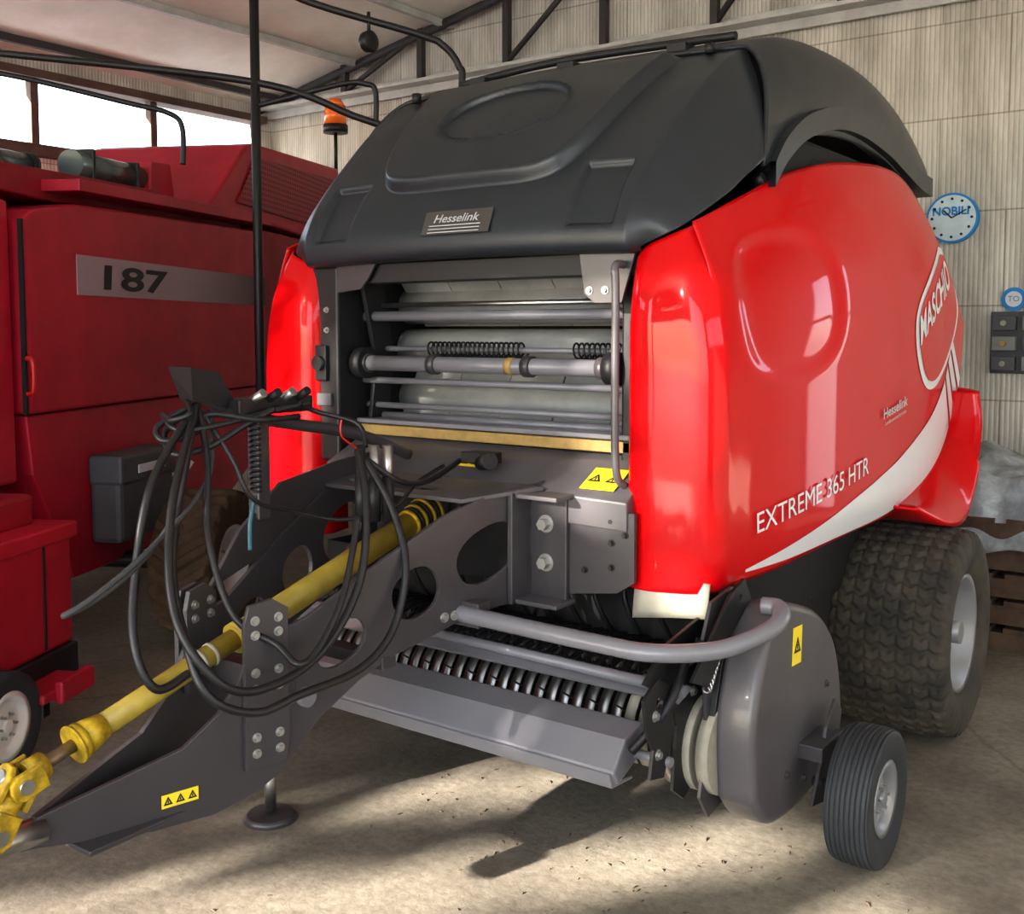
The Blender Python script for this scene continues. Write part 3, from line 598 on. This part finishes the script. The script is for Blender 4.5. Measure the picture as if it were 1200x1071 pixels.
hose('hydraulic_hose',[S0,HP_(-2.5,180,1.28),HP_(-2.45,160,1.02),HP_(-2.4,160,.86),HP_(-2.36,180,.76),HP_(-2.36,215,.775)],.012)
hose('hydraulic_hose',[S0,HP_(-2.4,200,1.22),HP_(-2.28,200,.98),HP_(-2.18,240,.82),HP_(-2.15,300,.755),HP_(-2.14,370,.80),HP_(-2.14,420,.97),HP_(-2.2,430,1.18),HP_(-2.3,420,1.33)],.012)
hose('hydraulic_hose',[S0,HP_(-2.5,240,1.33),HP_(-2.4,240,1.12),HP_(-2.3,270,.92),HP_(-2.2,320,.84),HP_(-2.12,345,.80),HP_(-2.12,370,.83),HP_(-2.14,400,.95),HP_(-2.2,420,1.15)],.010)
hose('hydraulic_hose',[HP_(-2.3,430,1.30),HP_(-2.2,460,1.15),HP_(-2.12,475,.99),HP_(-2.10,460,.82),HP_(-2.10,420,.735),HP_(-2.12,345,.715),HP_(-2.14,300,.70),HP_(-2.18,240,.76),HP_(-2.25,215,.88),HP_(-2.4,200,1.1),S0],.012)
hose('electric_cable',[S0,HP_(-2.5,215,1.32),HP_(-2.45,200,1.18),HP_(-2.4,160,1.08),HP_(-2.4,110,1.02),HP_(-2.4,75,1.00),HP_(-2.38,110,1.035),HP_(-2.4,180,1.13),HP_(-2.5,240,1.27),(-2.6,2.04,1.46)],.008,mat('cable_grey',(.05,.052,.056),.5))
hose('electric_cable',[S0,HP_(-2.5,270,1.33),HP_(-2.45,300,1.2),HP_(-2.45,345,1.14),HP_(-2.4,400,1.10),HP_(-2.3,460,1.13),HP_(-2.3,490,1.20),HP_(-2.3,520,1.24)],.007)
hose('hydraulic_hose',[S0,(-2.66,1.90,1.42),(-2.62,1.89,1.38),(-2.57,1.96,1.40),(-2.58,2.02,1.45),(-2.5,2.14,1.43),(-2.5,2.3,1.43)],.010)
hose('hydraulic_hose',[S0,(-2.68,1.94,1.40),(-2.6,1.91,1.34),(-2.54,1.99,1.36),(-2.52,2.09,1.41),(-2.5,2.2,1.46)],.010)
hose('hydraulic_hose',[S0,(-2.64,1.92,1.44),(-2.58,1.92,1.41),(-2.54,2.02,1.42),(-2.52,2.2,1.45),(-2.5,2.35,1.47)],.009)
hose('hydraulic_hose',[(-2.5,2.3,1.47),HP_(-2.5,370,1.44),HP_(-2.4,420,1.40),HP_(-2.35,430,1.33)],.008)
hose('hydraulic_hose',[HP_(-2.3,430,1.30),(-2.25,2.5,1.22),(-2.3,2.7,1.20),(-2.35,2.92,1.24)],.010)
hose('red_wire',[HP_(-2.3,400,1.43),HP_(-2.3,400,1.38),HP_(-2.3,420,1.33),HP_(-2.3,420,1.28)],.003,LENS)
for k in range(3):
    x=-2.33+k*.03; cyl('hose_coupler',(x,2.40+k*.03,1.34),(x,2.40+k*.03,1.20),.016,STEEL if k else BLACK,H); cyl('coupler_sleeve',(x,2.40+k*.03,1.24),(x,2.40+k*.03,1.10),.019,BLACK,H)
tube('coiled_cable',[(-2.52+.016*math.cos(i*.7),2.14+.016*math.sin(i*.7),1.42-.0018*i) for i in range(120)],.004,HOSE,H,smoothpath=False)
hose('blue_hose',[(-2.5,2.12,1.20),(-2.5,2.10,1.12),(-2.49,2.09,1.04)],.007,mat('blue_hose_rubber',(.02,.10,.15),.4))
cyl('junction_box',(-2.26,2.93,1.24),(-2.20,2.90,1.25),.03,BLACK,B); box('cable_socket',(-2.33,2.90,1.235),(-2.20,2.97,1.275),BLACK,B)
# pickup
def prism(name,pts,x0,x1,m,par=B,bev=.004):
    n=len(pts); v=[(x0,p[0],p[1]) for p in pts]+[(x1,p[0],p[1]) for p in pts]
    f=[(i,(i+1)%n,n+(i+1)%n,n+i) for i in range(n)]+[tuple(range(n)),tuple(range(n,2*n))]
    return obj(name,v,f,m,par,bevel=bev)
xa=-3.2
prism('wind_guard',[(2.62,.375),(2.59,.42),(2.66,.50),(2.76,.525),(2.79,.49),(2.74,.42)],xa,-1.52,LGREY,B,.008)
prism('wind_guard_lip',[(2.60,.37),(2.585,.415),(2.60,.42),(2.63,.385),(2.72,.37),(2.72,.36)],xa,-1.53,LGREY,B,.003)
tube('wind_guard_shaft',[(-1.54,2.72,.44),(-1.40,2.72,.44)],.015,LGREY,B)
cyl('reel_core',(xa,3.05,.40),(-1.45,3.05,.40),.10,DARK,B)
n=34
for i in range(n):
    x=xa+.03+(abs(xa+1.55))*i/(n-1)
    def fn(u,v,x=x):
        a=math.radians(215-190*u); r=.17; return (x+.018*(v*2-1),3.05+r*math.cos(a)*1.2,.43+r*math.sin(a))
    grid('stripper_band',fn,18,1,STEEL if i<n-3 else RUBB,B,solid=.004)
    for k in range(4):
        a=math.radians(40+40*k+(20 if i%2 else 0)); xx=x+.024
        tube('pickup_tine',[(xx,3.05+.10*math.cos(a)*1.1,.42+.10*math.sin(a)),(xx,3.05+.25*math.cos(a-.1),.42+.25*math.sin(a-.1))],.0035,BLACK,B,smoothpath=False)
for x in (-1.50,-1.44,-1.38): cyl('reel_end_disc',(x,2.98,.42),(x+.04,2.98,.42),.15,RUBB if x>-1.48 else STEEL,B,seg=36)
tube('crop_guide_bar',[(-3.1,2.86,.63),(-1.40,2.80,.63)],.018,LGREY,B,smoothpath=False)
prism('crop_guide_plate',[(2.80,.585),(2.78,.60),(2.86,.63),(2.90,.61)],-3.1,-1.42,LGREY,B,.003)
for i in range(34):
    x=-3.05+i*.048; tube('crop_guide_rod',[(x,2.86,.64),(x,3.02,.67),(x+.02,3.2,.64),(x+.03,3.32,.60)],.005,BLACK,B,res=4)
for i in range(12):
    x=-3.0+i*.12
    tube('feeder_tine',[(x,3.16,.92),(x+.02,3.10,.80),(x+.05,3.14,.68),(x+.04,3.25,.60)],.009,BLACK,B,res=5)
cyl('feeder_rotor',(-3.1,3.38,.66),(-1.6,3.38,.66),.10,DGREY,B)
for i in range(20):
    x=-3.05+i*.073; plate('rotor_star',ell(0,0,.17,.06,16,rot=i*.5),[],(x,3.38,.66),(0,1,0),(0,0,1),.008,DGREY,B)
tube('front_guard_tube',[(-2.14,2.62,.80),(-2.06,2.60,.80),(-1.6,2.62,.785),(-1.42,2.65,.78),(-1.28,2.77,.785),(-1.20,2.93,.815),(-1.19,3.01,.84),(-1.22,3.06,.855),(-1.27,3.06,.855)],.027,LGREY,B)
box('guard_tube_bracket',(-2.13,2.60,.76),(-2.02,2.66,.84),DGREY,B)
plate('end_plate_black',[(2.60,.70),(2.72,.78),(2.85,.80),(2.98,.82),(3.1,.78),(3.05,.55),(2.98,.35),(2.85,.28),(2.78,.33),(2.80,.52),(2.76,.62)],[ell(2.93,.74,.025,.025,14)],(-1.43,0,0),(0,1,0),(0,0,1),.012,BLACK,B)
plate('end_plate_hook',[(2.58,.66),(2.66,.70),(2.74,.66),(2.76,.52),(2.70,.40),(2.62,.42),(2.64,.50),(2.60,.56)],[ell(2.67,.63,.02,.02,12)],(-1.42,0,0),(0,1,0),(0,0,1),.012,BLACK,B)
plate('end_plate_inner',[(2.85,.78),(2.9,.88),(3.05,.90),(3.2,.6),(3.1,.25),(2.9,.22),(2.84,.3),(2.88,.5)],[],(-1.37,0,0),(0,1,0),(0,0,1),.012,DGREY,B)
plate('end_link_plate',[(2.70,.70),(2.95,.90),(3.05,.93),(3.1,.86),(2.95,.78),(2.80,.66)],[ell(3.02,.88,.012,.012,10)],(-1.33,0,0),(0,1,0),(0,0,1),.012,BLACK,B)
tube('end_spring',[(-1.36+.014*math.cos(i*.8),2.86+.0012*i,.62+.0016*i+.014*math.sin(i*.8)) for i in range(110)],.0035,STEEL,B,smoothpath=False)
for p in ((-1.414,2.64,.60),(-1.414,2.66,.48),(-1.424,2.88,.70),(-1.424,2.9,.6),(-1.424,2.92,.42)): bolt(p,(1,0,0),B,r=.011)
tube('end_linkage_rod',[(-1.5,2.66,.47),(-1.41,2.7,.60),(-1.40,2.8,.72)],.014,BLACK,B)
SCv=[(2.93,.30),(2.915,.50),(2.96,.66),(3.03,.78),(3.12,.825),(3.25,.80),(3.42,.735),(3.56,.62),(3.63,.47),(3.64,.32),(3.52,.22),(3.30,.18),(3.05,.20)]
SCs=[tuple(crv(SCv+[SCv[0]],i/78)) for i in range(78)]
plate('side_cover',SCs,[],(-1.285,0,0),(0,1,0),(0,0,1),.13,GREY,B,bev=.025)
plate('side_cover_flange',[(2.90,.30),(2.885,.52),(2.94,.69),(3.0,.80),(3.02,.80),(2.97,.62),(2.95,.5),(2.96,.3)],[],(-1.355,0,0),(0,1,0),(0,0,1),.02,BLACK,B)
sticker('side_cover_sticker',(-1.218,3.22,.70),(0,1,-.05),(0,.05,1),.075,.12,B,n=1)
for (y,z) in ((3.45,.3),(3.3,.24),(3.5,.5),(3.15,.3)): bolt((-1.22,y,z),(1,0,0),B,r=.009,m=DGREY)
box('gauge_wheel_arm',(-1.24,3.25,.32),(-1.14,3.45,.37),DGREY,B); plate('gauge_wheel_bracket',[(3.24,.18),(3.34,.16),(3.44,.24),(3.50,.42),(3.44,.47),(3.36,.40),(3.32,.30)],[],(-1.17,0,0),(0,1,0),(0,0,1),.012,DGREY,B)
cyl('gauge_wheel_axle',(-1.2,3.34,.22),(-1.0,3.34,.22),.018,STEEL,B)
wheel(B,-.955,3.34,.22,.14,.11,'rib',TYREB,RIM,side=1)
grid('rubber_flap',lambda u,v:(-1.66+.26*u,2.965+.01*math.sin(3*u)-.02*v,.92-.14*v*(1-.25*u)),10,6,RUBB,B,solid=.006)
plate('lower_frame_side',[(3.1,.95),(3.1,.75),(3.4,.5),(4.1,.45),(4.25,.95)],[],(-1.45,0,0),(0,1,0),(0,0,1),.03,DARK,B)
# ================================================================= COMBINE
CB=empty('combine_harvester',(-4.79,2.7,0),math.radians(117))
def cb(n,lo,hi,m,bev=.01,rot=None): return box(n,lo,hi,m,CB,bevel=bev,rot=rot)
def cprism(n,pts,y0,y1,m,bev=.01):
    k=len(pts); v=[(p[0],y0,p[1]) for p in pts]+[(p[0],y1,p[1]) for p in pts]
    return obj(n,v,[(i,(i+1)%k,k+(i+1)%k,k+i) for i in range(k)]+[tuple(range(k)),tuple(range(k,2*k))],m,CB,bevel=bev)
cprism('side_panel',[(.03,1.30),(.02,2.22),(.10,2.27),(.47,2.34),(2.95,2.42),(2.95,1.30)],0,1.3,DRED,.015)
cprism('front_side_panel',[(-1.6,.98),(-1.6,2.45),(-.02,2.30),(-.01,.98)],.05,1.3,DRED,.015)
cprism('lower_body',[(.06,1.29),(.10,1.0),(.42,.42),(2.0,.42),(2.9,.8),(2.9,1.29)],.04,1.2,DRED,.01)
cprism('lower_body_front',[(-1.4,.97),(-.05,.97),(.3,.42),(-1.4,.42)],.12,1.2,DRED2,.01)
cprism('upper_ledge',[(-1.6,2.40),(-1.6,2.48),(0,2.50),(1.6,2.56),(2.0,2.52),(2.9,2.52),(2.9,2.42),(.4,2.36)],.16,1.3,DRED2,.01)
cprism('top_step',[(.42,2.40),(.42,2.46),(2.95,2.54),(2.95,2.47)],-.05,.5,DRED,.005)
cprism('deck_block',[(1.72,2.55),(1.75,2.76),(2.0,2.78),(2.05,2.55)],.25,.9,DRED,.01)
cprism('engine_cover',[(2.0,2.50),(2.65,3.00),(2.8,3.04),(4.7,3.14),(4.75,2.46)],.0,1.2,DRED,.02)
plate('engine_screen',[(2.45,2.58),(4.6,2.56),(4.6,3.02),(2.78,2.94)],[],(0,-.008,0),(1,0,0),(0,0,1),.012,PERF,CB)
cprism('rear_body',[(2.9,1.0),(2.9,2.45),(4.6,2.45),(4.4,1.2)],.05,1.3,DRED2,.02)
o=box('stripe_decal',(.45,-.006,1.88),(2.94,-.001,2.085),None,CB,bevel=0)
sm=bpy.data.materials.new('grey_stripe'); sm.use_nodes=True; nt=sm.node_tree; b=nt.nodes['Principled BSDF']; tc=nt.nodes.new('ShaderNodeTexCoord'); sx=nt.nodes.new('ShaderNodeSeparateXYZ'); mr=nt.nodes.new('ShaderNodeMapRange'); mr.inputs['From Min'].default_value=1.6; mr.inputs['From Max'].default_value=2.9
rr=nt.nodes.new('ShaderNodeValToRGB'); rr.color_ramp.elements[0].color=(.38,.27,.30,1); rr.color_ramp.elements[1].color=(.06,.015,.02,1)
nt.links.new(tc.outputs['Object'],sx.inputs[0]); nt.links.new(sx.outputs[0],mr.inputs[0]); nt.links.new(mr.outputs[0],rr.inputs[0]); nt.links.new(rr.outputs[0],b.inputs['Base Color']); b.inputs['Roughness'].default_value=.45
o.data.materials.append(sm)
textmesh('number_text','187',.17,lambda x,y,z:Vector((.60+x*3.1+y*.12,-.009,1.92+y*1.05)),BLACK,CB,bold=.004)
cb('tool_box',(.58,-.14,.57),(1.18,.04,1.02),TOOL,.03); cb('tool_box_lid',(.57,-.155,.88),(1.19,.04,1.04),TOOL,.02); cb('tool_box_label',(.74,-.160,.93),(1.04,-.155,.975),WHITE,.001)
tube('door_handle',[(-.02,-.02,1.40),(-.02,-.05,1.42),(-.02,-.05,1.55),(-.02,-.02,1.57)],.012,LENS,CB)
cb('panel_gap_trim',(.0,-.002,1.3),(.014,.02,2.22),DARK,.0)
EX=mat('exhaust_metal',(.16,.19,.19),.25,metal=.7)
cyl('exhaust_silencer',(1.0,.35,2.63),(1.75,.35,2.65),.08,EX,CB); cyl('exhaust_outlet',(1.75,.35,2.65),(1.95,.35,2.65),.085,BLACK,CB); cyl('air_duct',(.3,.5,2.58),(.8,.5,2.60),.06,EX,CB); cyl('air_duct_end',(.8,.5,2.60),(.85,.5,2.60),.07,BLACK,CB)
for x in (1.1,1.6): cb('silencer_strap',(x,.265,2.55),(x+.03,.435,2.73),BLACK,.01)
tube('lever',[(1.2,-.02,.84),(1.45,-.06,.84),(1.5,-.1,.90)],.012,RIMW,CB)
cyl('beacon_stem',(4.72,.03,3.1),(4.72,.03,3.48),.016,BLACK,CB); cyl('beacon_base',(4.72,.03,3.46),(4.72,.03,3.53),.11,BLACK,CB); cyl('beacon_lens',(4.72,.03,3.53),(4.72,.03,3.70),.10,ORANGE,CB,r2=.092); cyl('beacon_cap',(4.72,.03,3.70),(4.72,.03,3.76),.085,ORANGE,CB,r2=.05)
def lwheel(parent,p,R,w,inner,tm,rimm,kind='lug'):
    e=empty('wheel_assembly',p,math.radians(-90),parent)
    wheel(e,0,0,R,w,inner,kind,tm,rimm,side=1,z=0)
lwheel(CB,(.95,-.62,.41),.41,.34,.2,TYREBR,RIMW)
cyl('rear_axle',(.95,-.55,.41),(.95,.5,.41),.05,BLACK,CB)
IM=empty('red_header_trailer',(-4.79,2.7,0),math.radians(117))
def ib(n,lo,hi,m,bev=.012): return box(n,lo,hi,m,IM,bevel=bev)
ib('frame_box',(-1.3,-.42,.34),(-.34,-.12,.84),DRED,.02); ib('frame_box_lid',(-1.3,-.44,.80),(-.32,-.10,.87),DRED,.01); ib('frame_box_2',(-1.0,-.30,.86),(-.42,-.05,1.0),DRED2,.02)
ib('seam',(-.56,-.427,.36),(-.55,-.419,.80),BLACK,0); ib('side_foot',(-.82,-.58,.22),(-.50,-.42,.26),DRED,.01); ib('side_foot_plate',(-.74,-.61,.20),(-.50,-.57,.29),DRED,.01); ib('drawbeam',(-1.3,-.44,.18),(-.34,-.20,.34),BLACK,.01); ib('stand_leg',(-.40,-.3,0),(-.35,-.24,.2),BLACK,.003)
ew=empty('wheel_assembly',(-1.0,-.44,.205),math.radians(-90),IM)
wheel(ew,.12,0,.205,.12,.12,'rib',TYREB,RIMW,side=1,z=0)
cyl('axle_pin',(-1.0,-.5,.205),(-1.0,-.2,.205),.02,BLACK,IM)
# pipe frame
PF=empty('tubular_pipe_frame')
def pv(y,z): return (-4.68+(y-4.02)*1.385,y,z)
r=.020
tube('upright',[(-4.68,4.02,0),(-4.68,4.02,4.1)],.026,BLACK,PF)
tube('rail',[pv(2.9,3.28),pv(3.19,3.23),pv(4.02,3.07),pv(4.35,2.88),pv(4.46,2.82)],r,BLACK,PF)
tube('arch',[pv(4.02,3.72),pv(4.16,3.53),pv(4.55,3.33),pv(4.63,3.27),pv(4.68,3.16),pv(4.69,3.0),(-3.85,4.72,2.0),(-3.98,4.75,0)],r,BLACK,PF)
tube('arch',[pv(4.02,2.94),pv(4.30,3.06),pv(4.38,3.06),pv(4.41,3.02),pv(4.41,2.84)],.015,BLACK,PF)
tube('rail',[pv(2.9,3.16),pv(3.19,3.12),pv(3.60,2.96),pv(3.74,2.90),pv(3.78,2.82),pv(3.78,2.62)],.015,BLACK,PF)
tube('lamp_stem',[pv(4.39,3.45),pv(4.39,3.33)],.01,BLACK,PF)
lathe_x('lamp_head',[(-.05,.001),(-.05,.03),(-.02,.055),(.02,.06),(.03,.05),(.03,.001)],-4.17,4.39,3.29,BLACK,PF,24)
# ================================================================= LIGHT + CAMERA
w=bpy.data.worlds.new('world'); sc.world=w; w.use_nodes=True; nt=w.node_tree
sky=nt.nodes.new('ShaderNodeTexSky'); sky.sky_type='NISHITA'; sky.sun_disc=False; sky.sun_elevation=math.radians(30); sky.sun_rotation=math.radians(200)
bg=nt.nodes['Background']; bg.inputs[1].default_value=1.9
mx=nt.nodes.new('ShaderNodeMix'); mx.data_type='RGBA'; mx.inputs[0].default_value=.75; mx.inputs[7].default_value=(1.9,1.99,2.15,1)
nt.links.new(sky.outputs[0],mx.inputs[6]); nt.links.new(mx.outputs[2],bg.inputs[0])
L=bpy.data.lights.new('sun','SUN'); L.energy=32.0; L.angle=math.radians(.55); L.color=(1,.91,.80); lo=bpy.data.objects.new('sun',L); col.objects.link(lo)
d=Vector((.30,1,-.31)).normalized(); lo.rotation_euler=d.to_track_quat('-Z','Y').to_euler()
cam=bpy.data.cameras.new('camera'); co=bpy.data.objects.new('camera',cam); col.objects.link(co)
co.location=(0,0,1.7); co.rotation_euler=(math.radians(86),0,math.radians(36)); cam.sensor_width=36; cam.lens=1246/1200*36; cam.shift_y=-(535.5-474)/1200
sc.camera=co
sc.view_settings.view_transform='Standard'; sc.view_settings.exposure=.38; sc.view_settings.gamma=.88
